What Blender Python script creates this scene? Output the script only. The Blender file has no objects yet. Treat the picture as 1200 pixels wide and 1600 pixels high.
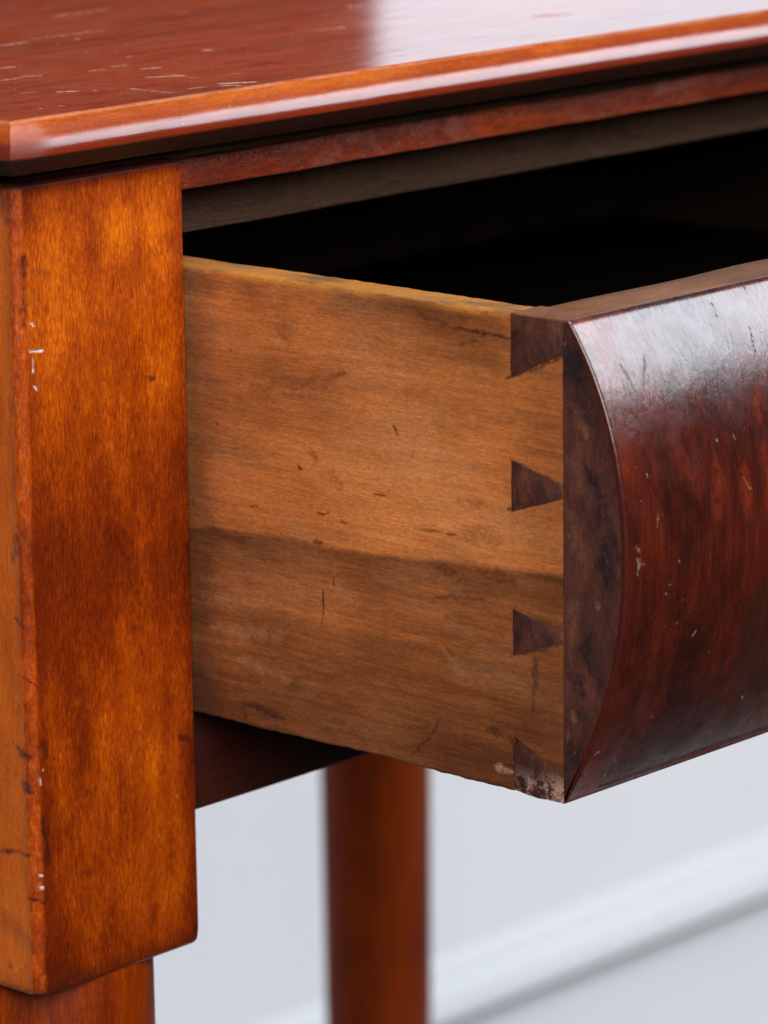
import bpy, bmesh, math, random
import numpy as np
from mathutils import Matrix, Vector, noise
sc = bpy.context.scene
random.seed(7)
H = 0.72                      # height of the leg-block top above the floor (m)

# ---------------------------------------------------------------- camera
cam = bpy.data.cameras.new('camera'); co = bpy.data.objects.new('camera', cam); sc.collection.objects.link(co)
yaw, pit, rol = 0.7367949606, 0.2276678373, -0.0120579843
fw = Vector((math.cos(yaw)*math.cos(pit), math.sin(yaw)*math.cos(pit), -math.sin(pit)))
rt = fw.cross(Vector((0, 0, 1))).normalized(); up = rt.cross(fw)
r2 = rt*math.cos(rol)+up*math.sin(rol); u2 = -rt*math.sin(rol)+up*math.cos(rol)
mw = Matrix((r2, u2, -fw)).transposed().to_4x4()
mw.translation = Vector((-0.53853318, -0.58240401, 0.11866916+H))
co.matrix_world = mw
cam.sensor_fit = 'VERTICAL'; cam.sensor_height = 36.0; cam.lens = 6561.12/1600*36
cam.clip_start = 0.05; cam.clip_end = 60
cam.dof.use_dof = True; cam.dof.focus_distance = 0.812; cam.dof.aperture_fstop = 23
sc.camera = co
sc.cycles.max_bounces = 6; sc.cycles.diffuse_bounces = 3; sc.cycles.glossy_bounces = 3
sc.render.resolution_x = 768; sc.render.resolution_y = 1024

# ---------------------------------------------------------------- world, lamps, exposure
w = bpy.data.worlds.new('World'); sc.world = w; w.use_nodes = True
w.node_tree.nodes['Background'].inputs[0].default_value = (0.9, 0.95, 1.0, 1)
w.node_tree.nodes['Background'].inputs[1].default_value = 0.02
sc.view_settings.view_transform = 'Standard'; sc.view_settings.look = 'None'
sc.view_settings.gamma = 1; sc.view_settings.exposure = 0; sc.view_settings.use_curve_mapping = False

def area(name, loc, target, sx, sy, radiance, col=(1, 1, 1), spread=180):
    l = bpy.data.lights.new(name, 'AREA'); l.shape = 'RECTANGLE'; l.size = sx; l.size_y = sy
    l.energy = radiance*math.pi*sx*sy; l.color = col; l.spread = math.radians(spread)
    o = bpy.data.objects.new(name, l); sc.collection.objects.link(o); o.location = loc
    o.rotation_euler = (Vector(target)-Vector(loc)).to_track_quat('-Z', 'Y').to_euler()
    return o
T0 = (0.1, -0.05, 0.65)
area('window_light', (1.41, -.83, 1.51), T0, 0.9, 0.72, 10.5, (0.84, 0.91, 1.0))       # daylight from the right
area('far_window_light', (1.70, 0.95, 1.12), (1.70, 0.0, 1.12), 1.10, 0.90, 1.45, (0.72, 0.88, 1.0))   # seen mirrored in the top
area('room_light', (-0.80, -1.25, 1.55), T0, 1.3, 1.1, 13.0, (1.0, 0.96, 0.91))            # soft light from the left
area('wall_wash_light', (1.0, -0.30, 2.6), (1.25, 0.93, 0.1), 0.6, 0.6, 30.0, (0.90, 0.95, 1.0))  # unseen overhead lamp added to brighten the wall and floor

# marks read off each face: (u0, v0, u1, v1, half width, strength) in mm
ST={
 'side_dark':[(-10.62,-37.14,-11.07,-37.2,0.54,0.7),(-54.19,-47.21,-55.24,-48.59,0.6,0.8),(-58.98,-51.61,-59.25,-52.12,0.72,0.7),(-28.75,-58.7,-29.87,-58.76,0.36,0.9),(-5.71,-52.83,-7.25,-52.85,0.42,0.7),(-15.66,-68.54,-17.72,-68.47,0.42,0.9),(-33.26,-67.21,-37.12,-66.86,0.3,0.8),(-40.05,-67.99,-41.52,-67.99,0.42,0.7),(-33.13,-73.16,-34.77,-73.13,0.9,0.8),(-48.93,-61.22,-52.18,-61.14,0.36,0.9),(-40.35,-60.18,-40.79,-60.23,0.42,0.7),(-61.05,-66.3,-67.42,-66.16,0.36,0.6),(-67.77,-66.22,-70.23,-66.34,0.48,0.85),(-42.32,-64.33,-44.15,-64.23,0.3,0.8),(-76.53,-22.42,-77.9,-22.26,0.96,1.0),(-60.9,-24.62,-71.34,-26.18,0.6,0.5),(-71.34,-26.18,-83.65,-26.59,0.54,0.8),(-70.62,-29.03,-76.14,-28.05,0.6,0.5),(-39.87,-39.11,-42.08,-38.02,0.48,0.5),(-35.02,-82.59,-34.88,-89.37,0.42,0.8),(-37.99,-79.31,-37.94,-81.45,0.36,0.7),(-12.24,-109.88,-13.34,-112.58,1.2,0.9),(-15.34,-109.9,-24.15,-110.91,0.84,0.9),(-13.41,-109.67,-17.28,-109.67,0.72,0.9),(-65.58,-103.38,-63.39,-106.84,0.48,0.8),(-63.39,-106.84,-57.55,-112.97,0.54,0.6),(-65.22,-73.66,-70.15,-73.7,0.96,0.5),(-70.13,-75.34,-72.95,-74.35,0.48,0.6),(-75.75,-72.28,-84.03,-73.14,1.8,0.4),(-64.44,-79.1,-76.4,-77.88,0.84,0.45),(-67.16,-89.26,-68.92,-89.79,0.72,0.5),(-89.49,-86.9,-89.45,-93.78,0.96,0.6),(-88.87,-93.89,-88.86,-97.57,0.48,0.5),(-77.4,-103.36,-83.87,-104.03,0.96,0.7),(-83.57,-104.09,-85.31,-107.01,1.2,0.8),(-84.43,-107.18,-84.68,-114.11,0.6,0.9),(-82.47,-34.16,-84.2,-33.85,0.42,0.9),(-84.03,-33.96,-96.54,-28.67,0.34,0.8),(-83.11,-59.38,-84.27,-59.21,0.48,0.9),(-84.04,-59.33,-96.29,-55.08,0.34,0.7),(-83.93,-49.56,-96.47,-52.6,0.26,0.6),(-83.64,-49.6,-85.36,-49.9,0.48,0.7),(-96.54,-28.45,-96.58,-52.81,0.24,0.4),(-83.15,-87.75,-84.44,-87.53,0.48,0.9),(-83.97,-87.61,-96.38,-83.27,0.36,0.8),(-83.92,-77.77,-96.39,-80.72,0.26,0.6),(-96.5,-82.97,-96.43,-108.14,0.24,0.4),(-85.03,-104.74,-96.6,-109.49,0.48,0.6)],
 'side_soft':[(-24.6,-28.3,-25.24,-32.64,5.0,0.5),(-15.92,-44.03,-30.99,-41.87,1.62,0.5),(-32.48,-41.13,-42.08,-38.18,1.25,0.5),(-32.93,-54.89,-33.63,-56.74,2.0,0.6),(-38.76,-58.52,-40.16,-62.2,2.75,0.4),(-42.89,-73.46,-45.05,-75.35,2.75,0.7),(-39.19,-74.58,-41.39,-74.8,2.0,0.5),(-62.27,-26.7,-67.15,-28.26,3.25,0.5),(-78.88,-28.47,-80.19,-35.18,2.75,0.4),(-57.86,-40.12,-64.93,-38.69,2.5,0.35),(-26.21,-23.18,-26.65,-36.33,1.5,0.35),(-45.59,-44.95,-48.48,-45.12,1.5,0.4),(-66.27,-44.43,-71.82,-46.91,4.38,0.35),(-73.03,-65.59,-80.65,-64.98,3.12,0.45),(-70.99,-60.21,-78.63,-59.37,1.25,0.5),(-1.34,-43.32,-1.06,-67.8,2.0,0.5),(-25.3,-94.38,-26.75,-96.98,2.75,0.5),(-25.7,-109.77,-31.73,-110.96,3.75,0.5),(-47.68,-92.29,-62.84,-94.15,5.0,0.4),(-61.35,-98.85,-69.82,-105.1,4.38,0.4),(-44.33,-74.97,-48.7,-74.85,3.12,0.5),(-63.08,-74.26,-83.35,-72.71,3.0,0.5)],
 'side_pale':[(-1.61,-85.61,-33.82,-83.34,1.5,0.3),(-1.49,-89.68,-27.72,-87.72,1.6,0.45),(-4.45,-95.56,-24.55,-93.93,2.2,0.45),(-10.56,-100.32,-25.86,-102.85,1.5,0.5),(-38.33,-80.38,-44.16,-83.92,2.6,0.35),(-67.17,-88.99,-70.65,-93.9,2.0,0.3),(-65.55,-75.52,-66.96,-75.41,0.5,0.6)],
 'side_pink':[(-79.71,-110.17,-83.83,-110.55,0.9,0.7),(-87.32,-112.67,-94.87,-109.82,1.1,0.8),(-90.81,-113.39,-96.01,-113.76,0.9,0.8),(-84.39,-113.94,-89.07,-113.49,0.6,0.6)],
 'face_dark':[(33.98,-42.32,36.17,-42.88,0.8,0.8),(2.17,-13.38,2.16,-18.48,1.1,1.0),(1.96,-18.45,1.42,-24.52,0.9,0.9),(2.33,-22.6,1.77,-27.65,0.6,0.7),(3.97,-16.68,8.77,-18.1,1.2,0.4),(1.89,-0.65,8.78,-0.87,0.6,0.7),(40.75,-117.49,43.53,-118.99,1.0,0.75),(26.94,-91.79,28.86,-92.76,1.6,0.5),(39.42,-108.94,39.56,-109.56,0.5,0.6),(41.54,-92.98,44.7,-94.79,1.6,0.5),(2.81,-110.2,3.8,-113.85,1.3,0.8),(2.18,-125.54,3.45,-131.61,0.9,0.9),(3.3,-131.57,3.28,-135.62,0.9,0.9),(-0.41,-142.23,2.2,-143.36,0.7,1.0),(-0.0,-96.8,2.51,-99.43,0.25,0.9),(2.41,-156.94,16.86,-163.77,3.0,0.55),(1.81,-162.06,17.66,-163.39,1.2,0.7)],
 'nick':[(3.19,-26.83,4.06,-27.73,0.28,0.9),(2.48,-32.28,6.42,-32.77,0.28,1.0),(3.6,-33.58,3.4,-36.65,0.24,0.8),(3.57,-39.27,4.23,-40.25,0.36,0.8),(1.54,-137.39,1.9,-137.71,0.36,1.0),(1.58,-139.95,2.02,-140.41,0.36,1.0),(1.76,-117.4,2.15,-118.92,0.32,0.8),(2.58,-115.75,2.87,-116.16,0.28,0.8),(39.55,-129.83,39.7,-130.11,0.16,1.0),(-4.08,-75.94,-3.95,-76.19,0.24,0.8)],
 'left_dark':[(3.46,-85.25,0.61,-87.31,0.5,0.8),(3.86,-111.43,-0.02,-114.13,1.4,0.85),(2.98,-118.42,0.66,-120.27,1.6,0.85),(10.2,-134.59,6.08,-133.46,0.7,0.9),(6.08,-133.46,0.83,-133.13,0.7,0.9),(8.39,-157.02,7.63,-158.02,0.9,0.7),(11.55,-163.04,2.53,-162.15,2.0,0.5),(10.78,-146.97,2.11,-152.68,3.0,0.3),(2.58,-68.75,3.17,-73.58,1.6,0.6),(3.82,-0.27,1.94,-7.19,4.0,0.5),(1.3,-9.16,1.81,-29.66,1.0,0.35),(2.81,-41.65,2.48,-44.2,1.2,0.3)],
 'top_cream':[(59.12,3.27,65.95,-0.8,1.0,0.9),(57.72,0.13,60.75,-2.26,1.6,0.45),(57.9,21.96,64.42,18.41,0.7,1.0),(66.82,32.81,71.3,31.25,0.55,0.9),(64.66,25.08,63.03,12.49,0.5,0.4),(42.99,12.34,43.85,8.71,0.9,0.7),(43.15,8.0,43.79,0.61,0.6,0.6),(31.07,20.02,34.25,17.42,0.8,0.9),(36.86,15.58,37.44,14.81,0.6,0.8),(16.87,4.66,17.1,3.57,0.5,0.9),(11.7,4.57,11.57,3.98,0.4,0.9),(49.92,2.26,55.08,1.99,0.6,0.5),(77.56,86.8,85.59,86.8,0.9,0.7),(90.37,90.36,102.63,90.04,0.7,0.5),(102.63,90.04,112.51,89.06,0.7,0.6),(123.19,118.84,131.8,119.37,1.2,0.45),(131.8,119.37,142.84,120.16,1.0,0.5),(50.06,57.16,53.72,56.73,0.9,0.7),(36.3,42.32,42.25,42.08,0.8,0.6),(42.94,43.76,47.14,41.6,0.8,0.7),(58.02,39.3,61.88,38.56,0.7,0.6),(65.7,40.6,70.19,39.98,0.7,0.6),(80.73,50.7,80.43,49.24,0.6,0.7),(97.98,45.43,99.08,43.94,0.9,0.8),(96.45,83.09,96.32,82.26,0.5,0.9),(88.31,80.11,88.02,79.51,0.5,0.9),(145.8,100.07,148.06,99.21,1.2,0.4),(179.27,77.92,182.98,76.28,1.5,0.45),(25.45,25.08,28.05,23.24,0.6,0.4),(96.98,53.56,98.63,53.27,0.5,0.4),(139.11,51.64,147.91,50.12,1.2,0.3),(69.88,11.95,74.88,11.35,0.5,0.3)],
 'top_dark':[(89.08,19.05,91.27,14.28,1.2,0.7),(41.6,20.01,48.01,15.63,1.5,0.4),(83.32,25.01,91.26,23.44,2.0,0.35),(57.71,59.54,73.48,56.75,3.0,0.3),(132.56,98.19,150.68,95.6,5.0,0.3),(13.17,17.39,14.78,13.68,1.2,0.6),(50.41,-1.69,59.3,-3.65,1.4,0.5)],
 'top_matte':[(189.77,30.54,196.98,26.17,1.8,1.0),(120.48,12.05,123.79,11.39,0.8,0.5),(166.83,24.2,173.94,21.88,1.0,0.25),(164.8,53.87,173.51,52.92,1.0,0.3),(147.75,14.21,154.26,13.41,0.8,0.35),(194.55,12.99,201.1,12.74,0.8,0.3)],
 'ven_pale':[(62.41,-29.61,60.16,-32.63,0.34,0.8),(60.16,-32.63,58.13,-36.11,0.3,0.7),(54.75,-30.18,55.65,-33.22,0.38,0.7),(55.65,-33.22,56.49,-35.78,0.3,0.8),(51.27,-54.4,51.51,-54.61,0.26,1.0),(49.56,-62.29,50.34,-63.76,0.38,0.6),(50.53,-65.13,49.86,-67.24,0.38,0.6),(50.88,-65.64,51.93,-66.74,0.3,0.5),(81.4,-47.28,81.53,-48.4,0.22,0.8),(82.55,-55.24,84.43,-57.81,0.15,0.7),(84.43,-57.81,85.54,-57.78,0.15,0.7),(75.95,-47.06,76.18,-47.53,0.22,0.7),(51.65,-48.28,51.93,-48.54,0.22,0.6),(54.34,-50.02,54.53,-50.7,0.26,0.6),(56.5,-57.81,55.92,-60.36,0.3,0.4),(58.44,-73.2,58.9,-73.47,0.3,1.0),(69.0,-83.89,69.73,-83.18,0.3,0.9),(55.92,-86.41,56.41,-86.42,0.26,0.7),(92.59,-102.02,93.2,-102.27,0.26,0.8),(86.37,-108.28,86.82,-108.28,0.26,0.8),(49.2,-62.66,50.55,-63.8,0.38,0.6),(49.5,-64.93,50.54,-66.47,0.34,0.6),(49.67,-67.64,49.96,-68.14,0.3,0.5),(48.41,-103.99,49.52,-103.76,0.22,0.7),(55.16,-109.96,55.86,-110.35,0.26,0.7),(62.68,-80.21,63.41,-80.26,0.26,0.5),(63.98,-75.91,64.41,-75.44,0.22,0.5),(56.07,-106.67,57.12,-107.71,0.19,0.5),(75.31,-88.7,75.71,-88.79,0.22,0.5),(62.79,-99.68,63.45,-99.59,0.22,0.4),(59.23,-71.98,59.94,-72.03,0.19,0.5),(62.12,-67.77,62.49,-68.29,0.22,0.6)],
 'ven_dark':[(98.99,-21.07,98.45,-23.76,0.35,1.0),(94.79,-29.04,93.79,-34.08,0.3,0.7),(85.26,-61.13,81.89,-66.92,1.8,0.6),(70.6,-45.76,71.45,-50.71,2.0,0.4),(83.13,-47.34,82.48,-53.44,1.4,0.4),(53.21,-39.58,53.41,-42.58,3.0,0.45),(68.57,-33.86,67.98,-36.32,1.5,0.3),(87.24,-23.78,86.97,-26.27,0.25,0.7),(82.95,-35.1,83.47,-36.9,0.3,0.5)],
 'ven_patch':[(91.31,-79.5,86.32,-94.58,5.0,0.8),(94.47,-89.39,96.32,-104.05,7.0,0.8)],
 'ven_red':[(90.95,-39.76,90.19,-45.81,2.0,0.8),(81.99,-40.15,81.71,-42.72,1.2,0.6),(82.48,-53.44,83.0,-62.55,2.4,0.7),(74.74,-52.14,75.05,-61.12,3.0,0.6),(64.91,-48.31,68.44,-55.49,4.0,0.4),(90.47,-50.3,88.87,-63.6,1.6,0.6)],
 'end_black':[(-98.5,-28.65,-100.73,-31.89,5.1,0.9),(-100.72,-33.65,-102.95,-39.52,3.74,0.7),(-102.94,-49.69,-106.28,-54.53,2.72,0.9),(-105.17,-54.69,-107.39,-61.02,2.38,0.8),(-107.95,-58.72,-108.51,-67.97,2.38,0.8),(-95.15,-22.02,-96.82,-27.97,3.06,0.5),(-106.84,-61.1,-106.84,-70.46,2.38,0.9),(-102.34,-80.63,-102.9,-86.87,2.89,0.8),(-98.93,-89.37,-101.2,-91.25,3.74,0.9),(-104.59,-86.57,-105.16,-89.19,3.06,0.6),(-98.34,-102.27,-99.47,-105.72,3.4,0.7),(-94.88,-106.59,-96.02,-110.99,3.4,0.6),(-100.63,-96.36,-101.76,-97.07,2.38,0.5)],
 'end_light':[(-101.83,-40.55,-102.38,-42.69,1.04,0.8),(-98.48,-36.58,-100.71,-40.7,1.82,0.5),(-100.15,-44.31,-100.69,-53.11,2.6,0.35),(-97.87,-57.98,-100.67,-66.51,2.6,0.35),(-105.38,-73.38,-105.5,-74.71,0.65,1.0),(-98.92,-96.21,-99.14,-98.0,1.04,0.8),(-97.77,-100.08,-97.88,-101.89,1.04,0.6),(-98.4,-74.51,-98.95,-82.11,2.08,0.4),(-94.87,-110.75,-96.59,-112.72,1.3,0.5)],
}
# ---------------------------------------------------------------- node helpers
class NT:
    def __init__(s, name):
        s.m = bpy.data.materials.new(name); s.m.use_nodes = True
        s.t = s.m.node_tree; s.n = s.t.nodes; s.bsdf = s.n['Principled BSDF']
        tc = s.n.new('ShaderNodeTexCoord')
        s.P = s.vm('SCALE', tc.outputs['Object'], scale=1000.0)      # object space, millimetres
        sep = s.n.new('ShaderNodeSeparateXYZ'); s.link(s.P, sep.inputs[0]); s.xyz = sep.outputs
    def link(s, a, b): s.t.links.new(a, b)
    def put(s, sock, v):
        if hasattr(v, 'is_linked') or hasattr(v, 'links'): s.link(v, sock)
        else: sock.default_value = v
    def vm(s, op, a, b=None, scale=None):
        n = s.n.new('ShaderNodeVectorMath'); n.operation = op; s.put(n.inputs[0], a)
        if b is not None: s.put(n.inputs[1], b)
        if scale is not None: s.put(n.inputs['Scale'], scale)
        return n.outputs['Value'] if op in ('DOT_PRODUCT', 'DISTANCE', 'LENGTH') else n.outputs[0]
    def ma(s, op, a, b=0.0, clamp=False):
        n = s.n.new('ShaderNodeMath'); n.operation = op; n.use_clamp = clamp
        s.put(n.inputs[0], a); s.put(n.inputs[1], b); return n.outputs[0]
    def mr(s, v, a, b, c=0.0, d=1.0, smooth=True):
        n = s.n.new('ShaderNodeMapRange'); n.clamp = not smooth; n.interpolation_type = 'SMOOTHSTEP' if smooth else 'LINEAR'
        s.put(n.inputs[0], v)
        for i, q in enumerate((a, b, c, d)): s.put(n.inputs[1+i], q)
        return n.outputs[0]
    def noise(s, sc_, stretch=(1, 1, 1), detail=3, rough=.55, dist=0.0, off=(0, 0, 0), src=None, col=False):
        v = s.vm('MULTIPLY_ADD', src or s.P, tuple(sc_/q for q in stretch))
        v.node.inputs[2].default_value = off
        n = s.n.new('ShaderNodeTexNoise'); s.link(v, n.inputs['Vector']); n.inputs['Scale'].default_value = 1
        n.inputs['Detail'].default_value = detail; n.inputs['Roughness'].default_value = rough; n.inputs['Distortion'].default_value = dist
        return n.outputs['Color' if col else 0]
    def ramp(s, f, stops):
        n = s.n.new('ShaderNodeValToRGB'); s.link(f, n.inputs[0]); e = n.color_ramp.elements
        while len(e) < len(stops): e.new(.5)
        for q, (p, c) in zip(e, stops): q.position = p; q.color = (*c, 1)
        return n.outputs[0]
    def mix(s, f, a, b, mode='MIX'):
        n = s.n.new('ShaderNodeMix'); n.data_type = 'RGBA'; n.blend_type = mode
        s.put(n.inputs[0], f)
        for i, v in ((6, a), (7, b)):
            s.put(n.inputs[i], (*v, 1) if isinstance(v, tuple) else v)
        return n.outputs[2]
    def mask(s, name):
        n = s.n.new('ShaderNodeAttribute'); n.attribute_name = name; return n.outputs['Fac']
    def where(s, axis, lo, hi, soft=.6):
        return s.ma('MULTIPLY', s.mr(s.xyz[axis], lo-soft, lo+soft), s.mr(s.xyz[axis], hi+soft, hi-soft))
    def mul(s, a, b): return s.ma('MULTIPLY', a, b)
    def bump(s, parts, dist=0.0003):
        acc = None
        for f, k in parts:
            v = s.ma('MULTIPLY', f, k); acc = v if acc is None else s.ma('ADD', acc, v)
        b = s.n.new('ShaderNodeBump'); b.inputs['Distance'].default_value = dist; b.inputs['Strength'].default_value = 1
        s.link(acc, b.inputs['Height']); s.link(b.outputs[0], s.bsdf.inputs['Normal'])
        return b.outputs[0]
    def done(s, col, rough, spec=.5, coat=0.0, coat_rough=.1, coat_normal=None, speck=0.0, sg=(1, 1, 1)):
        if speck:                                                # pore-sized light and dark grain
            k = s.mr(s.noise(2.4, sg, 2, .8, 0, (13, 27, 5)), .28, .72, 1-speck, 1+speck, False)
            col = s.vm('SCALE', col, scale=k)
        b = s.bsdf.inputs
        s.put(b['Base Color'], (*col, 1) if isinstance(col, tuple) else col); s.put(b['Roughness'], rough)
        if spec is not None: b['Specular IOR Level'].default_value = spec
        s.put(b['Coat Weight'], coat); s.put(b['Coat Roughness'], coat_rough)
        if coat_normal is not None: s.link(coat_normal, b['Coat Normal'])
        return s.m

def grainvec(g, k): return tuple(k if i == g else 1.0 for i in range(3))
def wood(t, g, stops, big=(.03, 3), mid=(.16, 5), fib=(2.0, 16), off=(0, 0, 0), wts=(.62, .34, .30)):
    """layered grain: slow figure, growth streaks, fibres"""
    a = t.noise(big[0], grainvec(g, big[1]), 3, .6, .8, off)
    b = t.noise(mid[0], grainvec(g, mid[1]), 4, .62, .5, off)
    f = t.noise(fib[0], grainvec(g, fib[1]), 2, .7, 0, off)
    s = t.ma('ADD', t.ma('ADD', t.mul(a, wts[0]), t.mul(b, wts[1])), t.mul(f, wts[2]))
    s = t.ma('SUBTRACT', s, (sum(wts)-1)/2)
    return t.ramp(s, stops), a, b, f

# ---------------------------------------------------------------- materials
def mat_block():
    t = NT('amber_varnished_maple')
    b = t.noise(.16, (1, 1, 3.5), 4, .62, .5, (3, 1, 7)); f = t.noise(1.9, (1, 1, 7), 2, .7, 0, (3, 1, 7))
    fl = t.noise(1.7, (1, 1, 4.0), 4, .68, .6, (9, 2, 4))                       # curly flecks
    tone = t.ma('ADD', t.mask('tone'), t.ma('ADD', t.mul(t.ma('SUBTRACT', b, .5), .30), t.ma('ADD', t.mul(t.ma('SUBTRACT', f, .5), .35), t.mul(t.ma('SUBTRACT', .5, fl), .75))))
    col = t.ramp(tone, [(.0, (.66, .185, .004)), (.2, (.50, .108, .0015)), (.42, (.30, .045, .0006)), (.65, (.155, .017, .0004)), (.95, (.050, .004, .0003))])
    isf = t.mr(t.xyz[1], 4.0, 1.5)
    # worn front arris: raw orange with crumbs, dark red line beside it
    ar = t.mul(t.where(0, -1, 2.1, .6), t.mr(t.xyz[1], 3.2, 2.0))
    cr = t.noise(.9, (1, 1, 1.8), 5, .75, 0.3, (1, 5, 2))
    col = t.mix(t.mul(ar, t.mr(t.noise(.11, (1, 1, 2.5), 4, .7, .3, (6, 6, 1)), .36, .62, .12, .8)), col, t.ramp(cr, [(.3, (.24, .024, .001)), (.5, (.38, .052, .002)), (.68, (.52, .11, .005))]))
    ln = t.mul(t.mul(t.where(0, 2.4, 4.6, .7), isf), t.mr(t.noise(.12, (1, 1, 4), 3, .6, 0, (4, 4, 4)), .35, .6))
    col = t.mix(t.mul(ln, .5), col, (.14, .012, .001))
    # left face: paler, duller
    lf = t.mul(t.mr(t.xyz[0], 1.6, .4), t.mr(t.xyz[1], 1.6, 2.6))
    lcol, *_ = wood(t, 2, [(.3, (.26, .040, .003)), (.5, (.44, .088, .007)), (.7, (.56, .135, .016))], (.05, 3), (.3, 5), (1.8, 9), (20, 3, 1))
    col = t.mix(lf, col, lcol)

    col = t.mix(t.mul(t.mask('left_dark'), t.mr(t.xyz[0], 1.6, .2)), col, (.045, .012, .012))
    dk = t.mul(t.mask('face_dark'), t.mr(t.xyz[1], 3.5, 1.5))
    col = t.mix(t.mul(dk, .9), col, (.045, .007, .003))
    nk = t.mul(t.mask('nick'), t.mr(t.xyz[1], 3.5, 2.0))
    col = t.mix(nk, col, (.62, .50, .46))
    # thin overhang shadow painted in along the upper edge
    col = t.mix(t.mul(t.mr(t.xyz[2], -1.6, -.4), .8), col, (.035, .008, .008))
    # grime where the block ends
    col = t.mix(t.mul(t.mr(t.xyz[2], -158, -164), .5), col, (.05, .008, .002))
    dots = t.mr(t.noise(1.4, (1, 1, 1), 2, .5, 0, (31, 7, 3)), .73, .77)
    col = t.mix(t.mul(dots, .5), col, (.05, .008, .002))
    n = t.bump([(f, .35), (fl, .3), (b, .5), (nk, -1.2), (t.mul(ar, cr), 1.2)], .00022)
    return t.done(col, t.mr(fl, .3, .7, .46, .36), .16, .10, .3, n, .28, (1, 1, 3))

def mat_leg():
    t = NT('amber_turned_maple')
    col, a, b, f = wood(t, 2, [(.25, (.055, .006, .0005)), (.45, (.13, .015, .0005)), (.6, (.21, .028, .0008)), (.78, (.34, .062, .002))], (.03, 4), (.25, 6), (1.6, 8), (5, 8, 2))
    n = t.bump([(f, .3), (b, .5)], .0002)
    return t.done(col, .5, .07, .0, .25, n, .3, (1, 1, 4))

zo_ = 6.62                                                     # height of the lower arris of the top
def mat_top():
    t = NT('red_mahogany_top')
    col, a, b, f = wood(t, 0, [(.28, (.19, .018, .007)), (.45, (.32, .036, .012)), (.6, (.41, .052, .016)), (.78, (.50, .080, .024))], (.035, 6), (.22, 9), (2.2, 12), (2, 9, 4))
    up_ = t.mr(t.xyz[2], 12.6, 13.0)
    # edge moulding: lighter orange wood under clear finish; shading painted down the round, dark under the lip
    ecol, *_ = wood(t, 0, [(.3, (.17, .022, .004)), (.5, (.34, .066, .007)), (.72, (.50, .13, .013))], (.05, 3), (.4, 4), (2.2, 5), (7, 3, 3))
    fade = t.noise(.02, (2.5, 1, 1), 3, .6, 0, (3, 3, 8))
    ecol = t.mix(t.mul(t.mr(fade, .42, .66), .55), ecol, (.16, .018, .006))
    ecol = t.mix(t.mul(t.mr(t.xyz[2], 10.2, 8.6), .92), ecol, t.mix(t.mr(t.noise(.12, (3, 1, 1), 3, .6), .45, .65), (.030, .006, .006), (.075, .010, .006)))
    ecol = t.mix(t.mul(t.mr(t.xyz[2], 12.4, 10.4), .6), ecol, (.17, .016, .003))  # orange deepens to red as painted shading of the round
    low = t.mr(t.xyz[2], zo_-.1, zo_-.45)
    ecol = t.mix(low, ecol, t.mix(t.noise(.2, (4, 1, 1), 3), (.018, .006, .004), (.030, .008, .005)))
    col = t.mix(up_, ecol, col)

    dk = t.mul(t.mask('top_dark'), up_)
    col = t.mix(t.mul(dk, .8), col, (.09, .018, .014))
    brk = t.mr(t.noise(1.3, (2.2, 1, 1), 4, .75, .6, (8, 1, 1)), .30, .50)
    cr = t.mul(t.mul(t.mask('top_cream'), up_), brk)
    # thin random hairline wear along the grain
    hr = t.mul(t.mr(t.noise(.85, (14, 1, 1), 3, .6, .3, (40, 2, 1)), .67, .74), t.mr(t.noise(.05, (1, 1, 1), 2, .5, 0, (1, 40, 1)), .5, .65))
    cr = t.ma('MAXIMUM', cr, t.mul(t.mul(hr, up_), .22))
    sp = t.mul(t.mr(t.noise(1.1, (1.6, 1, 1), 2, .5, 0, (71, 2, 9)), .745, .78), up_)
    cr = t.ma('MAXIMUM', cr, t.mul(sp, .6))
    col = t.mix(t.mul(cr, .75), col, (.60, .46, .33))
    es = t.mul(t.mr(t.noise(1.2, (1, 1, 1), 2, .5, 0, (3, 2, 9)), .76, .80), .7)
    col = t.mix(t.mul(es, t.mr(t.xyz[2], 7, 8)), col, (.55, .38, .25))
    # pale bare line where the surface breaks over the edge
    br = t.mul(t.where(2, 12.62, 13.02, .22), t.mr(t.noise(.25, (3, 1, 1), 3, .6), .3, .6))
    col = t.mix(t.mul(br, .5), col, (.55, .27, .14))
    mt = t.mul(t.mask('top_matte'), up_)
    n = t.bump([(f, .06), (b, .18), (cr, -.5), (t.noise(.06, (3, 1, 1), 2), .9), (t.mul(t.noise(.35, (2.5, 1, 1), 3, .6, 0, (7, 1, 5)), t.ma('SUBTRACT', 1.0, up_)), .3)], .00012)
    r = t.ma('ADD', t.mr(t.noise(.3, (5, 1, 1), 4, .6, 0, (5, 5, 5)), .3, .7, .10, .16), t.ma('ADD', t.mul(cr, .4), t.mul(mt, .35)))
    r = t.ma('ADD', r, t.mul(t.ma('SUBTRACT', 1.0, up_), .07)); r = t.ma('ADD', r, t.mul(low, .25)); r = t.ma('ADD', r, t.mul(t.mul(t.mr(t.xyz[0], 3, -3), t.ma('SUBTRACT', 1.0, up_)), .3))
    t.link(t.mr(low, 0, 1, .5, .12), t.bsdf.inputs['Specular IOR Level'])
    return t.done(col, r, None, speck=.22, sg=(3, 1, 1))

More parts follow.
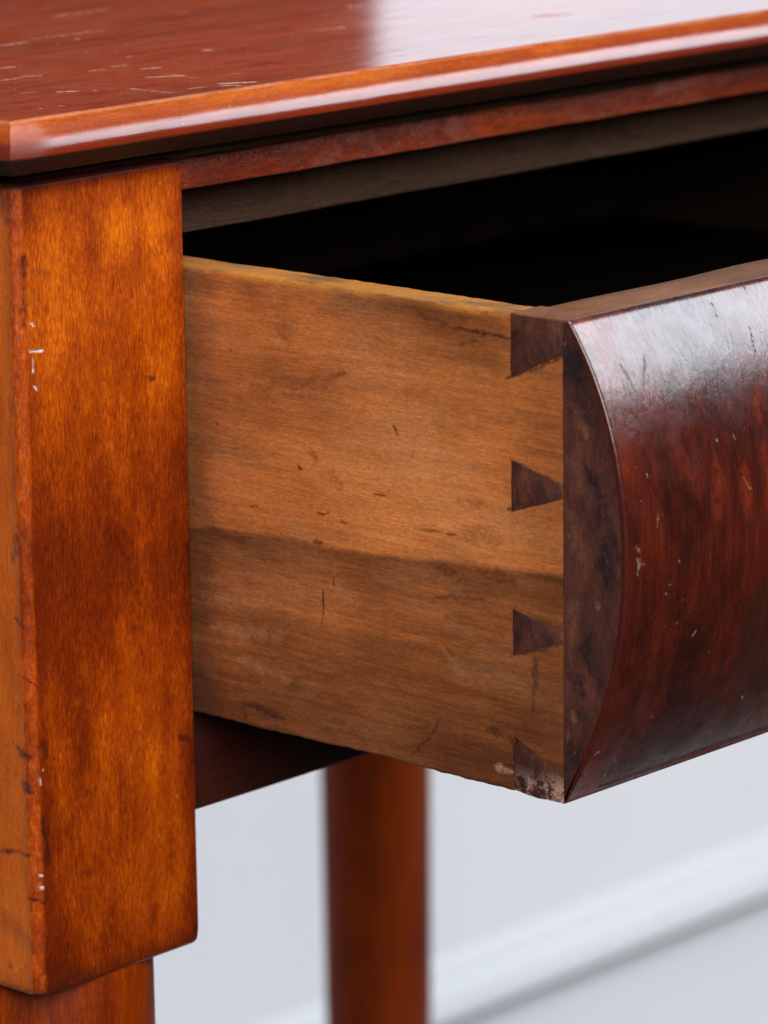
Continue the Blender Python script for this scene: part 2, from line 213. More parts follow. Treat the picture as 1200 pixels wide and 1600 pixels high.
def mat_rail():
    t = NT('scuffed_red_rail')
    col, a, b, f = wood(t, 0, [(.28, (.05, .007, .004)), (.45, (.15, .018, .004)), (.6, (.27, .038, .005)), (.78, (.38, .075, .008))], (.045, 4), (.3, 5), (1.8, 6), (2, 2, 2))
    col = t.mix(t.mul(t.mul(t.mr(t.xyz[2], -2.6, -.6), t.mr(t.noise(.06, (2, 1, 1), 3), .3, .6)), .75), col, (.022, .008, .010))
    sc1 = t.mr(t.noise(1.5, (1.4, 1, 1), 5, .8, .4, (3, 1, 6)), .54, .66)
    patch = t.mr(t.noise(.035, (1.5, 1, 1), 2, .5, 0, (9, 1, 1)), .34, .58)
    col = t.mix(t.mul(t.mul(sc1, patch), .85), col, (.46, .27, .20))
    haze = t.mr(t.noise(.25, (2, 1, 1), 4, .7, .5, (19, 1, 1)), .48, .70)
    col = t.mix(t.mul(t.mul(haze, patch), .45), col, (.26, .10, .08))
    n = t.bump([(f, .4), (sc1, .8), (b, .8)], .00025)
    return t.done(col, .42, .35, .1, .3, n, .4)

def mat_inner():
    t = NT('bare_grey_brown_wood')
    col, a, b, f = wood(t, 0, [(.3, (.028, .014, .009)), (.55, (.058, .030, .019)), (.75, (.10, .054, .034))], (.03, 5), (.2, 9), (1.6, 14), (4, 7, 1))

    col = t.mix(t.mr(t.noise(.10, (3.5, 1, 1), 4, .7, .5, (5, 5, 15)), .58, .74), col, (.03, .016, .010))
    n = t.bump([(f, .9), (b, 1.2)], .0004)
    return t.done(col, .75, .15, speck=.4, sg=(3, 1, 1))

def mat_lower_rail():
    t = NT('dark_red_lower_rail')
    col, a, b, f = wood(t, 0, [(.3, (.014, .002, .001)), (.55, (.028, .004, .002)), (.78, (.050, .008, .003))], (.03, 5), (.2, 7), (1.8, 9), (14, 7, 1))
    n = t.bump([(f, .4), (b, .6)], .0002)
    return t.done(col, .5, .25, .0, .3, n)

def mat_apron():
    t = NT('red_brown_apron')
    col, a, b, f = wood(t, 0, [(.3, (.09, .014, .003)), (.55, (.2, .04, .006)), (.78, (.33, .08, .012))], (.03, 5), (.2, 7), (1.8, 9), (24, 7, 1))
    n = t.bump([(f, .4), (b, .6)], .0002)
    return t.done(col, .36, .45, .3, .25, n)

def mat_side():
    t = NT('bare_drawer_side_wood')
    b = t.noise(.20, (1, 9, 1), 4, .65, .4, (6, 1, 2)); f = t.noise(1.9, (1, 18, 1), 2, .7, 0, (6, 1, 2))
    m = t.noise(.6, (1, 3, 1), 4, .7, .5, (16, 4, 2))
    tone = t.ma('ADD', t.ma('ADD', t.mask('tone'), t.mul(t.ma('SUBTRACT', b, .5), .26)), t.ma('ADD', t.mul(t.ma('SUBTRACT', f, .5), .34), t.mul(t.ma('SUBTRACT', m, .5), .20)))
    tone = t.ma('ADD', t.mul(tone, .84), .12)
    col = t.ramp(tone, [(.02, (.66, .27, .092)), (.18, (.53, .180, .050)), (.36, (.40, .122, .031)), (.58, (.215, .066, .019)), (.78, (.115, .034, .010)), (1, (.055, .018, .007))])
    out_ = t.mr(t.xyz[0], 47.6, 47.0)
    gy_ = t.mr(t.noise(.07, (1, 2, 1), 4, .65, .5, (3, 61, 2)), .46, .66)       # greyed, dusty clouds
    col = t.mix(t.mul(gy_, .28), col, t.mix(t.mask('tone'), (.36, .175, .085), (.17, .075, .036)))
    col = t.mix(t.mul(t.mul(t.mask('side_pale'), out_), .45), col, (.44, .22, .115))
    col = t.mix(t.mul(t.mul(t.mask('side_soft'), out_), .95), col, (.165, .045, .011))
    fk = t.mul(t.mr(t.noise(.62, (1, 3.2, 1), 2, .5, 0, (51, 3, 8)), .70, .78), t.mr(t.noise(.06, (1, 1, 1), 2, .5, 0, (2, 9, 1)), .42, .6))
    col = t.mix(t.mul(fk, .5), col, (.15, .042, .010))
    dk = t.mul(t.mask('side_dark'), out_)
    col = t.mix(t.mul(dk, .95), col, (.040, .012, .007))
    pn = t.mul(t.mul(t.mask('side_pink'), out_), t.mr(t.noise(1.2, (1, 1, 1), 4, .7), .3, .5))
    col = t.mix(pn, col, (.36, .20, .15))
    # greyed upper edge with a golden arris
    te = t.mul(t.mr(t.xyz[2], -22.3, -21.9), t.mr(t.xyz[0], 46.2, 47.2))
    tcol, *_ = wood(t, 1, [(.3, (.085, .045, .020)), (.5, (.20, .095, .032)), (.7, (.36, .165, .045))], (.06, 3), (.35, 12), (1.8, 20), (1, 41, 2))
    col = t.mix(te, col, tcol)
    ar = t.mul(t.mr(t.xyz[2], -23.4, -22.4), t.mr(t.noise(.12, (1, 3, 1), 3, .6, 0, (7, 9, 9)), .40, .58))
    col = t.mix(t.mul(ar, .6), col, (.46, .17, .022))
    n = t.bump([(f, .5), (m, .3), (dk, -.6)], .00016)
    return t.done(col, t.mr(f, .3, .7, .72, .62), .18, speck=.26, sg=(1, 3, 1))

def mat_end():
    t = NT('dark_drawer_front_core')
    col, a, b, f = wood(t, 2, [(.28, (.022, .008, .008)), (.48, (.056, .018, .014)), (.62, (.088, .029, .020)), (.8, (.15, .048, .028))], (.07, 2), (.4, 3), (2, 5), (2, 4, 6))
    out_ = t.mr(t.xyz[0], 47.6, 47.0)
    col = t.mix(t.mul(t.mul(t.mask('end_light'), out_), .7), col, (.20, .080, .045))
    col = t.mix(t.mul(t.mul(t.mask('end_black'), out_), .95), col, (.010, .009, .011))
    sp = t.mr(t.noise(1.2, (1, 1, 1), 2, .5, 0, (4, 72, 9)), .73, .77)
    col = t.mix(t.mul(sp, .5), col, (.32, .2, .15))
    # sawn upper edge of the drawer front: warm brown
    te = t.mr(t.xyz[2], -22.2, -21.9)
    tcol, *_ = wood(t, 0, [(.3, (.042, .018, .010)), (.5, (.125, .046, .018)), (.72, (.23, .090, .034))], (.05, 4), (.3, 7), (1.8, 10), (11, 4, 2))
    col = t.mix(te, col, tcol)
    n = t.bump([(f, .5), (b, .7)], .00022)
    return t.done(col, .55, .25, speck=.3)

def mat_pin():
    t = NT('dark_dovetail_pin_wood')
    col, a, b, f = wood(t, 2, [(.28, (.022, .008, .007)), (.5, (.062, .021, .015)), (.75, (.14, .048, .026))], (.12, 1.2), (.5, 2), (2, 4), (12, 4, 6))
    te = t.mr(t.xyz[2], -22.0, -21.7)
    tcol, *_ = wood(t, 0, [(.3, (.042, .018, .010)), (.5, (.125, .046, .018)), (.72, (.23, .090, .034))], (.05, 4), (.3, 7), (1.8, 10), (11, 4, 2))
    col = t.mix(te, col, tcol)
    ch = t.mul(t.mr(t.xyz[2], -108, -112), t.mr(t.noise(.35, (1, 1, 1), 5, .75, .4, (4, 1, 1)), .46, .54))
    col = t.mix(ch, col, (.34, .19, .15))
    n = t.bump([(f, .5), (b, .7), (ch, -2)], .0003)
    return t.done(col, .55, .25, speck=.3)

def mat_veneer():
    t = NT('glossy_flame_mahogany_veneer')
    col, a, b, f = wood(t, 2, [(.26, (.008, .002, .0015)), (.42, (.026, .004, .002)), (.57, (.066, .008, .003)), (.76, (.16, .020, .005))], (.045, 3.5), (.28, 7), (1.8, 16), (3, 3, 9))
    
    col = t.mix(t.mul(t.mask('ven_red'), .5), col, (.20, .026, .007))
    col = t.mix(t.mul(t.mask('ven_patch'), .7), col, (.020, .009, .005))
    dk = t.mask('ven_dark')
    col = t.mix(t.mul(dk, .4), col, (.010, .005, .004))
    pl = t.mask('ven_pale')
    grit = t.mr(t.noise(1.6, (1, 1, 1), 4, .75, .3, (1, 1, 21)), .40, .58)
    pl = t.mul(pl, grit)
    sp = t.mr(t.noise(1.0, (1, 1, 1.4), 2, .5, 0, (64, 2, 9)), .755, .785)
    pl = t.ma('MAXIMUM', pl, t.mul(sp, .15))
    col = t.mix(t.mul(pl, .5), col, (.55, .42, .26))
    # the rubbed arris of the veneer
    ar = t.mr(t.xyz[0], 47.5, 47.0)
    col = t.mix(t.mul(ar, .8), col, (.045, .008, .005))
    crk = t.noise(1.0, (1, 1, 3.5), 5, .7, .6, (6, 6, 6)); wav = t.noise(.10, (1, 1, 1), 3, .55, 0, (1, 7, 7))
    n = t.bump([(t.mul(crk, t.mr(t.xyz[2], -70, -40, .25, 1.0)), .42), (f, .15), (wav, .7), (pl, .6), (dk, -.5)], .00014)
    r = t.ma('ADD', t.mr(t.noise(.16, (1, 1, 1), 4, .65, .3, (5, 15, 5)), .3, .7, .20, .32), t.mul(pl, .3))
    return t.done(col, r, .45, .35, .17, n, .25, (1, 1, 3))

def mat_dark():
    t = NT('shade_dark_wood')  # colour darkened to stand in for shade inside the table
    col, *_ = wood(t, 1, [(.3, (.02, .012, .008)), (.7, (.05, .03, .018))])
    return t.done(col, .8, .15)

def mat_paint(name, c, r=.55):
    t = NT(name)
    n1 = t.noise(.012, (1, 1, 1), 3, .5)
    col = t.mix(n1, tuple(q*.97 for q in c), tuple(min(1, q*1.02) for q in c))
    t.bump([(t.noise(.35, (1, 1, 1), 3), .5)], .0003)
    return t.done(col, r, .3)

# ---------------------------------------------------------------- marks: masks stored per vertex
rng = np.random.RandomState(5); TAB = rng.rand(256, 256)
def vnoise(u, v, f, seed=0):
    u = u*f+seed*17.3; v = v*f+seed*5.7
    i = np.floor(u).astype(int); j = np.floor(v).astype(int); a = u-i; b = v-j
    a = a*a*(3-2*a); b = b*b*(3-2*b)
    g = lambda p, q: TAB[p & 255, q & 255]
    return (g(i, j)*(1-a)+g(i+1, j)*a)*(1-b)+(g(i, j+1)*(1-a)+g(i+1, j+1)*a)*b
def fbm(u, v, f, seed=0, oct=4):
    r = 0; k = .5
    for o in range(oct): r = r+k*vnoise(u, v, f*2**o, seed+o); k *= .5
    return r/(1-.5**oct)-.5
def marks(u, v, items, soft=.35, wob=.5, freq=.6, brk=.5, seed=0):
    """ragged, tapering strokes: (u0, v0, u1, v1, half width, strength)"""
    u = np.asarray(u, float); v = np.asarray(v, float); acc = np.zeros_like(u)
    du = fbm(u, v, freq, seed+1)*2*wob; dv = fbm(u, v, freq, seed+9)*2*wob
    fine = fbm(u, v, 1.6, seed+20); mid = fbm(u, v, .5, seed+30)
    for k, (u0, v0, u1, v1, wd, st) in enumerate(items):
        R = wd*2.2+wob*2.5
        m = (u > min(u0, u1)-R) & (u < max(u0, u1)+R) & (v > min(v0, v1)-R) & (v < max(v0, v1)+R)
        if not m.any(): continue
        q = min(1.0, .55+wd*.5)                                  # small marks wobble less
        pu = u[m]+du[m]*q-u0; pv = v[m]+dv[m]*q-v0; bx, by = u1-u0, v1-v0; L = max(bx*bx+by*by, 1e-6)
        h = np.clip((pu*bx+pv*by)/L, 0, 1); d = np.hypot(pu-bx*h, pv-by*h)
        w_ = wd*(1+1.1*mid[m])*(1-.45*np.abs(2*h-1)**2)
        x = np.clip((w_*1.2-d)/(w_*1.2*(1-soft)+1e-6), 0, 1); x = x*x*(3-2*x)
        x = x*st*np.clip(1+brk*(fine[m]*3.0+mid[m]*1.2-.1), 0, 1.15)
        acc[m] = np.maximum(acc[m], np.clip(x, 0, 1))
    return acc
def side_tone(Y, Z):
    """how dark the old board is: heart streak, darker lower half and rim, grime by the leg; shade painted in low down and by the leg"""
    s1 = fbm(Y*.10, Z, .16, 41, 5); s2 = fbm(Y*.16, Z, .5, 43, 4); s3 = fbm(Y, Z*1.3, .05, 45, 4); s4 = fbm(Y*.05, Z, 1.1, 47, 2)
    sm = lambda x, a, b: np.clip((x-a)/(b-a), 0, 1)**2*(3-2*np.clip((x-a)/(b-a), 0, 1))
    t = .30+.30*s3+.26*s1+.16*s2+.12*s4
    t -= .22*np.exp(-((Y+62)/26)**2-((Z+58)/15)**2)
    ed = np.interp(Y, [-100, -84, -62, -41, -19, 0], [-70.2, -71.0, -72.6, -73.3, -73.8, -75.0])+1.6*fbm(Y, Z*.2, .09, 51)+.9*s2
    d = ed-Z
    t += sm(d, -.7, .9)*(.16+.30*np.exp(-np.clip(d, 0, None)/3.6)*(1+.8*fbm(Y, Z, .06, 53)))
    t += .16*sm(d, 10, 34)+.16*sm(-Z, 102, 113)  # lower half: darker wood plus painted shade
    t += sm(Y, -11, 1)*.26+sm(Y, -50, -5)*.08+.22*sm(Z, -31, -23)*(.6+1.2*fbm(Y, Z, .08, 55))+.12*sm(-Y, 80, 96)  # grime and painted shade by the leg, darker rim and pin end
    t += .16*np.exp(-((Y+72)/12)**2-((Z+27)/5)**2)
    return np.clip(t, .02, 1)
def block_tone(X, Z):
    s1 = fbm(X, Z*.45, .055, 61, 5); s2 = fbm(X*1.6, Z*.12, .22, 63, 4); s3 = fbm(X, Z*.6, .17, 65, 4)
    t = np.interp(Z, [-164, -158, -150, -135, -118, -104, -92, -80, -68, -56, -45, -30, -12, -3, 0], [.85, .70, .62, .59, .55, .54, .62, .66, .63, .49, .36, .34, .32, .44, .75])
    t = t+.46*s1+.18*s2+.30*s3
    t += .22*np.clip((X-39)/5, 0, 1)**1.5+.10*np.clip((8-X)/5, 0, 1)
    t += .16*np.exp(-((X-14)/7)**2-((Z+100)/22)**2)-.12*np.exp(-((X-30)/9)**2-((Z+10)/7)**2)
    return np.clip(t, .03, 1)
def attr(me, name, val):
    a = me.attributes.new(name, 'FLOAT', 'POINT'); a.data.foreach_set('value', np.asarray(val, dtype=np.float32))
def coords(o):
    c = np.empty(len(o.data.vertices)*3); o.data.vertices.foreach_get('co', c); return c.reshape(-1, 3).T*1000

# ---------------------------------------------------------------- mesh helpers (table frame, millimetres)
BASE = Vector((.297, .226, 0))
def link(name, verts, faces, m, parent=None, smooth=True, sharp=35):
    me = bpy.data.meshes.new(name); me.from_pydata([(x/1000, y/1000, z/1000) for x, y, z in verts], [], faces)
    bm = bmesh.new(); bm.from_mesh(me); bmesh.ops.recalc_face_normals(bm, faces=bm.faces); bm.to_mesh(me); bm.free()
    me.materials.append(m)
    if smooth:
        for p in me.polygons: p.use_smooth = True
        me.set_sharp_from_angle(angle=math.radians(sharp))
    o = bpy.data.objects.new(name, me); sc.collection.objects.link(o)
    if parent is not None:
        o.parent = parent
        o.location = Vector((0, 0, H))-BASE if parent.type == 'EMPTY' else (0, 0, 0)
    return o
def loft(rings, cap0=True, cap1=True, closed=True):
    n = len(rings[0]); v = [p for r in rings for p in r]; f = []
    for i in range(len(rings)-1):
        for j in range(n if closed else n-1):
            k = (j+1) % n; f.append((i*n+j, i*n+k, (i+1)*n+k, (i+1)*n+j))
    if cap0: f.append(tuple(range(n)))
    if cap1: f.append(tuple(range((len(rings)-1)*n, len(rings)*n)))
    return v, f
def rrect(x0, x1, y0, y1, r, seg=4):
    """rounded rectangle, r = radius per corner (front-left, front-right, back-right, back-left)"""
    out = []
    for (cx, cy, a0), q in zip(((x0, y0, 180), (x1, y0, 270), (x1, y1, 0), (x0, y1, 90)), r):
        ox = cx+q if cx == x0 else cx-q; oy = cy+q if cy == y0 else cy-q
        for k in range(seg+1):
            a = math.radians(a0+90*k/seg); out.append((ox+q*math.cos(a), oy+q*math.sin(a)))
    return out
def nz(x, y, z, s=1.0): return noise.noise(Vector((x*s, y*s, z*s)))
def box(x0, x1, y0, y1, z0, z1, b=.6, nlen=1, axis=0, wob=0.0, freq=.05):
    """bevelled board, divided along its length so that its arrises can wander a little"""
    bx = [(x0, x1), (y0, y1), (z0, z1)]; o1, o2 = [i for i in range(3) if i != axis]
    sec = rrect(bx[o1][0], bx[o1][1], bx[o2][0], bx[o2][1], (b,)*4, 2)
    a0, a1 = bx[axis]; c1 = sum(bx[o1])/2; c2 = sum(bx[o2])/2
    st = [a0, a0+b*.4, a0+b]+[a0+b+(a1-a0-2*b)*k/nlen for k in range(1, nlen)]+[a1-b, a1-b*.4, a1]
    rings = []
    for s in st:
        e = 0 if a0+b-1e-6 <= s <= a1-b+1e-6 else (b if s in (a0, a1) else b*.25)
        r = []
        for p, q in sec:
            p2 = p+(e if p < c1 else -e); q2 = q+(e if q < c2 else -e)
            if wob:
                p2 += wob*nz(s, p*.3, q*.3, freq); q2 += wob*nz(s+50, p*.3, q*.3+9, freq)+wob*.35*nz(s+9, p, q, freq*7)
            t = [0, 0, 0]; t[axis] = s; t[o1] = p2; t[o2] = q2; r.append(tuple(t))
        rings.append(r)
    return loft(rings)
def join(*ms):
    v, f = [], []
    for a, b in ms:
        k = len(v); v += a; f += [tuple(i+k for i in q) for q in b]
    return v, f

# ---------------------------------------------------------------- setting: floor, wall, skirting
mw_ = mat_paint('pale_wall_paint', (.855, .845, .87)); ms_ = mat_paint('white_skirting_paint', (.88, .89, .91), .4); mf_ = mat_paint('pale_grey_floor', (.67, .665, .68), .6)
def world_obj(name, v, f, m, smooth=False):
    o = link(name, v, f, m, None, smooth); o['kind'] = 'structure'; return o
world_obj('floor', [(-350, -60, 0), (3600, -60, 0), (3600, 945, 0), (-350, 945, 0)], [(0, 1, 2, 3)], mf_)
v, f = box(-350, 3600, 938, 1000, 0, 640, 2)
world_obj('wall', v, f, mw_)
# skirting profile: shadow gap at the floor, flat face, small ledge, cove up to the wall
pr = [(937, 9), (926, 9), (925.5, 10), (925.5, 27), (926.2, 28.5), (929.5, 29), (930.5, 30), (930.5, 38), (932, 42), (935, 44.5), (937, 45)]
v, f = loft([[(x, y, z) for y, z in pr] for x in (-350, 3600)])
world_obj('skirting_board', v, f, ms_, True)

# ---------------------------------------------------------------- the table
table = bpy.data.objects.new('work_table', None); sc.collection.objects.link(table); table.location = BASE
table['label'] = 'red-brown varnished wooden table with its bow-fronted dovetailed drawer pulled open'
table['category'] = 'table'
W, D = 594.0, 452.5

# top: rounded-over edge with an undercut lip; its flat is a fine grid near the camera
E0 = 3.8
def span(a, b, st): n = max(1, round((b-a)/st)); return [a+(b-a)*k/n for k in range(n)]
gx = span(-E0, 260, .6)+span(260, W+E0, 24)+[W+E0]
gy = span(-E0, 70, .32)+span(70, 165, .75)+span(165, D+E0, 24)+[D+E0]
prof = []; e, z = E0, 13.1
for a0, a1, ln in ((22, 45, 4.3), (45, 68, 2.8), (68, 92, 1.8)):
    for k in range(6):
        a = math.radians(a0+(a1-a0)*(k+.5)/6); e += math.cos(a)*ln/6; z -= math.sin(a)*ln/6; prof.append((e, z))
eo, zo = prof[-1]
prof += [(eo-.15, zo-.3), (eo-2.6, zo-3.2), (eo-3.1, zo-3.7), (eo-3.6, zo-3.8), (-20, zo-3.8)]
nx_, ny_ = len(gx), len(gy)
v = [(x, y, 13.1) for y in gy for x in gx]
f = [(j*nx_+i, j*nx_+i+1, (j+1)*nx_+i+1, (j+1)*nx_+i) for j in range(ny_-1) for i in range(nx_-1)]
loop = [i for i in range(nx_)]+[j*nx_+nx_-1 for j in range(1, ny_)]+[(ny_-1)*nx_+i for i in range(nx_-2, -1, -1)]+[j*nx_ for j in range(ny_-2, 0, -1)]
prev = loop
for e, z in prof:
    cur = []
    rad = max(0, (e-E0)*.55)                                     # corners rounded a little
    for i in loop:
        x, y = v[i][0], v[i][1]
        sx = (x+E0)/(W+2*E0); sy = (y+E0)/(D+2*E0)
        px = -e if sx < 1e-6 else (W+e if sx > 1-1e-6 else x); py = -e if sy < 1e-6 else (D+e if sy > 1-1e-6 else y)
        for cx, cy in ((-e+rad, -e+rad), (W+e-rad, -e+rad), (W+e-rad, D+e-rad), (-e+rad, D+e-rad)):
            ox, oy = px-cx, py-cy
            if rad > .05 and ox*(1 if cx > W/2 else -1) > 0 and oy*(1 if cy > D/2 else -1) > 0:
                l = math.hypot(ox, oy); px, py = cx+ox/l*rad, cy+oy/l*rad
        wv = .16*nz(px, py, 3, .02)+.09*nz(px, py, 9, .09)
        cur.append(len(v)); v.append((px, py+(wv if e > E0+1 else 0), z+(wv*.5 if e > E0+1 else 0)))
    n = len(loop)
    for k in range(n): f.append((prev[k], prev[(k+1) % n], cur[(k+1) % n], cur[k]))
    prev = cur
f.append(tuple(prev))
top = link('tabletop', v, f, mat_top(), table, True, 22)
X, Y, Z = coords(top)
for k, nm in enumerate(('top_dark', 'top_cream', 'top_matte')):
    attr(top.data, nm, marks(X, Y, ST[nm], .3, .5, .5, (.3, .8, .5)[k], 3+k)*(Z > 13.0))

mblock, mleg = mat_block(), mat_leg()
def leg_at(cx, cy):
    # turned shaft under a square block
    pf = [(-160, 20), (-163, 22.4), (-185, 22.5), (-200, 22.2), (-215, 21.4), (-320, 20.6), (-420, 20.0), (-520, 17), (-620, 14.2), (-676, 12.4), (-684, 15.2), (-694, 16.5), (-705, 15), (-714, 12), (-720, 10)]
    rings = [[(cx+r*math.cos(a), cy+r*math.sin(a), z) for a in [2*math.pi*k/40 for k in range(40)]] for z, r in pf]
    v, f = loft(rings)
    leg = link('leg', v, f, mleg, table, True, 50)
    x0, x1, y0, y1 = cx-22.5, cx+22.7, cy-22.5, cy+22.5
    rings = []
    near = cx < 100 and cy < 100; nr = 520 if near else 40
    zs = [0, -.35, -.9]+[-.9-(161.2)*k/nr for k in range(1, nr+1)]+[-162.7, -163]
    for i, z in enumerate(zs):
        e = {0: 1.0, 1: .3, len(zs)-1: 1.1, len(zs)-2: .35}.get(i, 0)
        # the arrises are rubbed unevenly
        sec = rrect(x0, x1, y0, y1, (2.3+.5*nz(cx, cy, z, .07)+.35*nz(cx, 5, z, .35), max(.25, .5+.2*nz(cx, 9, z, .08)), 1.2, 1.2), 5)
        r = []
        for x, y in sec:
            rb = 0.0
            if z < -159:                                         # rounded lower right corner, slightly ragged lower edge
                t = (-159-z)/4; rb = .8*t*t if x > cx+18 else 0
            zz = z
            if z < -162: zz = z+1.7*nz(x, y, 4, .11)+.6*nz(x, y, 8, .4)
            r.append((x+(e if x < cx else -e)-rb, y+(e if y < cy else -e), zz))
        if near:                                                 # fine strips on the front and the left face
            a, b = r[5], r[6]; r[6:6] = [tuple(a[q]+(b[q]-a[q])*k/140 for q in range(3)) for k in range(1, 140)]
            a, b = r[-1], r[0]; r += [tuple(a[q]+(b[q]-a[q])*(1-(1-k/40)**2) for q in range(3)) for k in range(1, 40)]
        rings.append(r)
    v, f = loft(rings)
    blk = link('leg_block', v, f, mblock, leg, True, 40)
    X, Y, Z = coords(blk); attr(blk.data, 'tone', block_tone(X-cx+22.5, Z))
    if near:
        for nm, so, wo, fr, br in (('face_dark', .1, .5, .5, .5), ('nick', .3, .3, .9, .6)):
            attr(blk.data, nm, marks(X, Z, ST[nm], so, wo, fr, br, 5))
        attr(blk.data, 'left_dark', marks(Y, Z, ST['left_dark'], .1, .7, .4, .5, 8)*(X < 2))
    return leg, blk
leg_at(22.5, 22.5); leg_at(571.5, 22.5); leg_at(571.0, 430); leg_at(22.5, 430)

# rails and aprons
v, f = box(3.5, W-3.5, 3.5, D-3.5, -.6, zo-3.6, .2); link('subframe', v, f, mat_dark(), table)  # recessed filler, its dark colour stands in for the shadow gap
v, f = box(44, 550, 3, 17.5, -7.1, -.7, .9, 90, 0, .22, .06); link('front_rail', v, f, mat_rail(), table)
v, f = box(44, 550, 18, 38, -19.1, .3, .5, 60, 0, .18, .03); link('inner_rail', v, f, mat_inner(), table)
mlow = mat_lower_rail(); map_ = mat_apron()
v, f = box(44, 550, 4, 40, -136.2, -115.2, .8, 40, 0, .12, .03); link('lower_rail', v, f, mlow, table)
v, f = box(5, 23, 44, 408, -136.2, .2, .8, 1, 1); link('side_apron', v, f, map_, table)
v, f = box(W-23, W-5, 44, 408, -136.2, .2, .8, 1, 1); link('side_apron', v, f, map_, table)
v, f = box(44, 550, D-23, D-5, -136.2, .2, .8, 1, 0); link('back_apron', v, f, map_, table)
for x in (24, W-44): 
    v, f = box(x, x+20, 41, 428, -136, -115.4, .5, 1, 1); link('drawer_runner', v, f, mlow, table)

# ---------------------------------------------------------------- the drawer (pulled out 97 mm)
XL, XR = 46.5, W-46.5; ZT, ZB, YD = -21.6, -114.0, -96.6
mside, mend, mpin, mdark = mat_side(), mat_end(), mat_pin(), mat_dark()
v, f = join(box(XL+7, XR-7, -86, 296, -106, -101, .4, 1, 1), box(XL+8.6, XR-8.6, 288, 296, -106.5, -26, .4, 1, 0))
drawer = link('drawer', v, f, mdark, table)
drawer['label'] = 'drawer pulled halfway out under the tabletop'
def side_board(x0, x1, fine):
    rings = []
    ys = span(YD, 3, .26)+span(3, 300, 12)+[300] if fine else span(YD, 300, 10)+[300]
    sec = rrect(x0, x1, ZB, ZT, (.5, .5, .7, .9), 3)
    if fine:
        a, b = sec[-1], sec[0]; sec += [(a[0], a[1]+(b[1]-a[1])*k/320) for k in range(1, 320)]
    for y in ys:
        r = []
        for x, z in sec:
            if z > ZT-2:
                w_ = (z-ZT+2)/2; z += (.28*nz(y, x*.2, 1, .05)+.12*nz(y, x, 6, .4)-.12)*w_; x += .10*nz(y, z, 3, .2)*w_
            if z < ZB+2:
                w_ = (ZB+2-z)/2; z += (.45*nz(y, x*.2, 11, .06)+.2*nz(y, x, 16, .45)+(1.1*max(0, nz(y, 3, 3, .5)) if y < -80 else 0))*w_
            r.append((x, y, z))
        rings.append(r)
    return loft(rings)
v, f = side_board(XL, XL+8.8, True); sd = link('drawer_side', v, f, mside, drawer, True, 40)
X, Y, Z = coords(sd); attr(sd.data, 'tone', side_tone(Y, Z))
for nm, so, wo, fr, br in (('side_dark', .1, .7, .7, .8), ('side_soft', 0, 1.8, .25, .9), ('side_pale', 0, 1.6, .25, 1.0), ('side_pink', .3, .7, .6, .7)):
    attr(sd.data, nm, marks(Y, Z, ST[nm], so, wo, fr, br, 11)*(X < 47.4))
v, f = side_board(XR-8.8, XR, False); link('drawer_side', v, f, mdark, drawer, True, 40)  # far side painted dark in place of unlit interior shade

PC = [1.806837150450966, 2.57740192914787, -0.9293279932176017, 14.469061802862237, -1.3515423105350168, -111.6096993212349]
def yc(z):
    t = (z+68)/50; r = 0
    for c in PC: r = r*t+c
    return r
zs = [ZT-(ZT+114.4)*k/330 for k in range(331)]
def normal(z):
    d = (yc(z+.05)-yc(z-.05))/.1; l = math.hypot(1, d); return (-1/l, d/l)
TV = 1.15
core = []
for z in zs:
    ny, nzv = normal(z); core.append((yc(z)-ny*TV, z))
core[0] = (core[0][0], ZT); core[-1] = (core[-1][0]+.05, -114.3)
core = [(min(y, YD-.15), z) for y, z in core]
sec = core+[(YD, -114.3), (YD, ZT)]
xs = [XL, XL+.5]+[XL+.5+(XR-XL-1)*k/60 for k in range(1, 60)]+[XR-.5, XR]
m1 = loft([[(x, y+(.05*nz(x, 3, 3, .1)), z+(.15*nz(x, y*.3, 2, .07) if z > ZT-.5 else 0)) for y, z in sec] for x in xs])
ep_z = [ZT-.02+(-114.28-ZT)*k/300 for k in range(301)]
def ycore(z):
    ny, nv = normal(z); return min(yc(z)-ny*TV, YD-.15)
ev = []; ef = []
for z in ep_z:
    y1 = ycore(z)
    for k in range(41): ev.append((XL-.03, YD+(y1-YD)*k/40, z))
for j in range(300):
    for k in range(40): ef.append((j*41+k, j*41+k+1, (j+1)*41+k+1, (j+1)*41+k))
m2 = box(XL+8.9, XR-8.9, YD-1.0, -85.2, -113.4, ZT-.02, .5, 60, 0, .25, .05)
v, f = join(m1, m2, (ev, ef)); front = link('drawer_front', v, f, mend, drawer, True, 30)
X, Y, Z = coords(front)
attr(front.data, 'end_light', marks(Y, Z, ST['end_light'], 0, 1.0, .3, .8, 14)*(X < 47))
attr(front.data, 'end_black', marks(Y, Z, ST['end_black'], 0, 1.4, .3, .7, 15)*(X < 47))
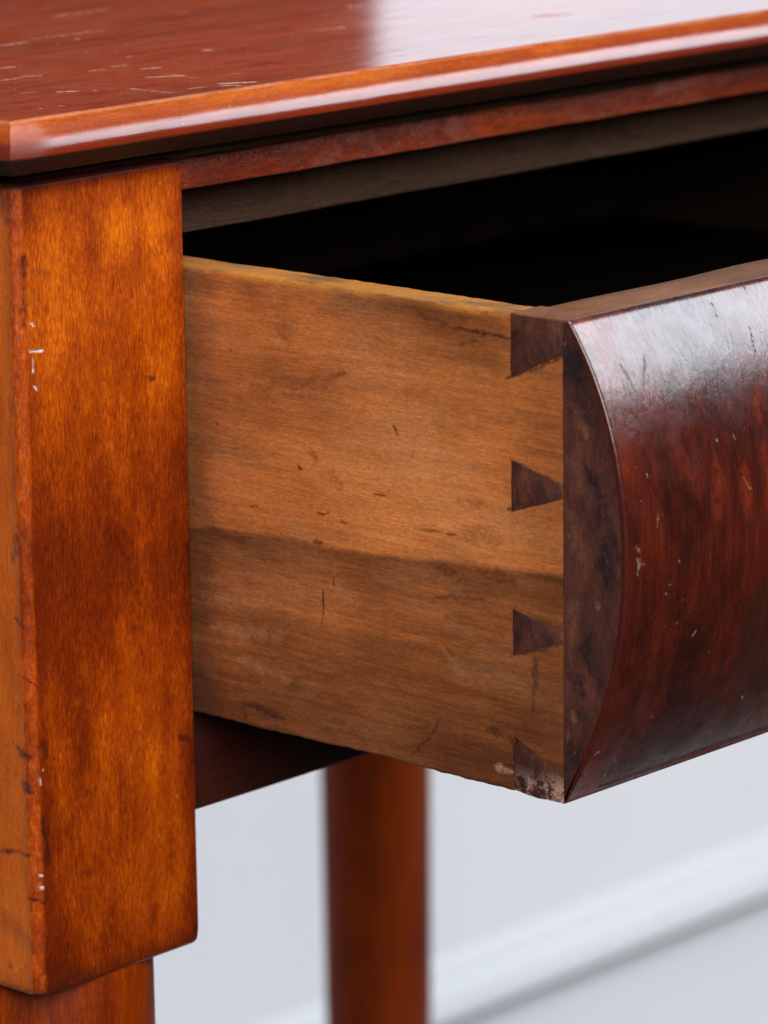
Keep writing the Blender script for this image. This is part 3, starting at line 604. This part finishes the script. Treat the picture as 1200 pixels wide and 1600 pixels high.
# veneer sheet over the bowed face
out = []
for i, z in enumerate(zs): out.append((yc(z), z))
inn = [(y+.02, z) for y, z in core]
rings = []
xs = [XL+.02, XL+.10, XL+.28]+span(XL+.55, 125, .28)+span(125, XR-.55, 9)+[XR-.55, XR-.28, XR-.1, XR-.02]
for x in xs:
    d = min(x-XL, XR-x); e = .5*(1-math.sqrt(max(0, 1-(1-min(1, d/.55))**2)))
    r = []
    for k, (y, z) in enumerate(out):
        ny, nv = normal(z); q = e-.10*nz(x, z, 5, .035)*min(1, d/4)-.03*nz(x, z, 8, .15)
        q += .45*max(0, 1-k/3)**2
        r.append((x, y-ny*q, z-nv*q*.3))
    r += [(x, y, z) for y, z in reversed(inn)]
    rings.append(r)
v, f = loft(rings); ven = link('veneer', v, f, mat_veneer(), drawer, True, 40)
X, Y, Z = coords(ven)
for nm, so, wo, fr, br in (('ven_red', 0, 1.2, .2, .8), ('ven_patch', .5, 1.0, .2, .4), ('ven_dark', .1, .4, .6, .6), ('ven_pale', .2, .4, .7, .8)):
    attr(ven.data, nm, marks(X, Z, ST[nm], so, wo, fr, br, 17))

# dovetail pins, let into the side and standing a hair proud of it
def pin(poly):
    pts = []
    n = len(poly)
    for i in range(n):
        (a, b), (c, d) = poly[i], poly[(i+1) % n]
        for k in range(5):
            t = k/5; j = .22*nz(a+t*(c-a), b+t*(d-b), 2, .9)
            pts.append((a+(c-a)*t+(j if 0 < k else 0), b+(d-b)*t+(j if 0 < k else 0)))
    cx = sum(p[0] for p in pts)/len(pts); cz = sum(p[1] for p in pts)/len(pts)
    def ring(x, s):
        return [(x, p+(s*(1 if p < cx else -1)), q+(s*(1 if q < cz else -1))) for p, q in pts]
    v, f = loft([ring(XL-.10, .16), ring(XL-.04, .04), ring(XL+8.85, 0)])
    return link('dovetail_pin', v, f, mpin, drawer, True, 30)
pin([(-84.0, ZT+.05), (-84.0, -33.9), (-96.62, -28.2), (-96.62, ZT+.05)])
pin([(-84.0, -49.5), (-84.0, -59.6), (-96.62, -55.3), (-96.62, -52.6)])
pin([(-84.15, -78.2), (-84.2, -87.5), (-96.62, -83.0), (-96.62, -80.8)])
pin([(-84.4, -102.9), (-84.6, -113.9), (-90, -114.5), (-96.62, -114.2), (-96.62, -109.2)])
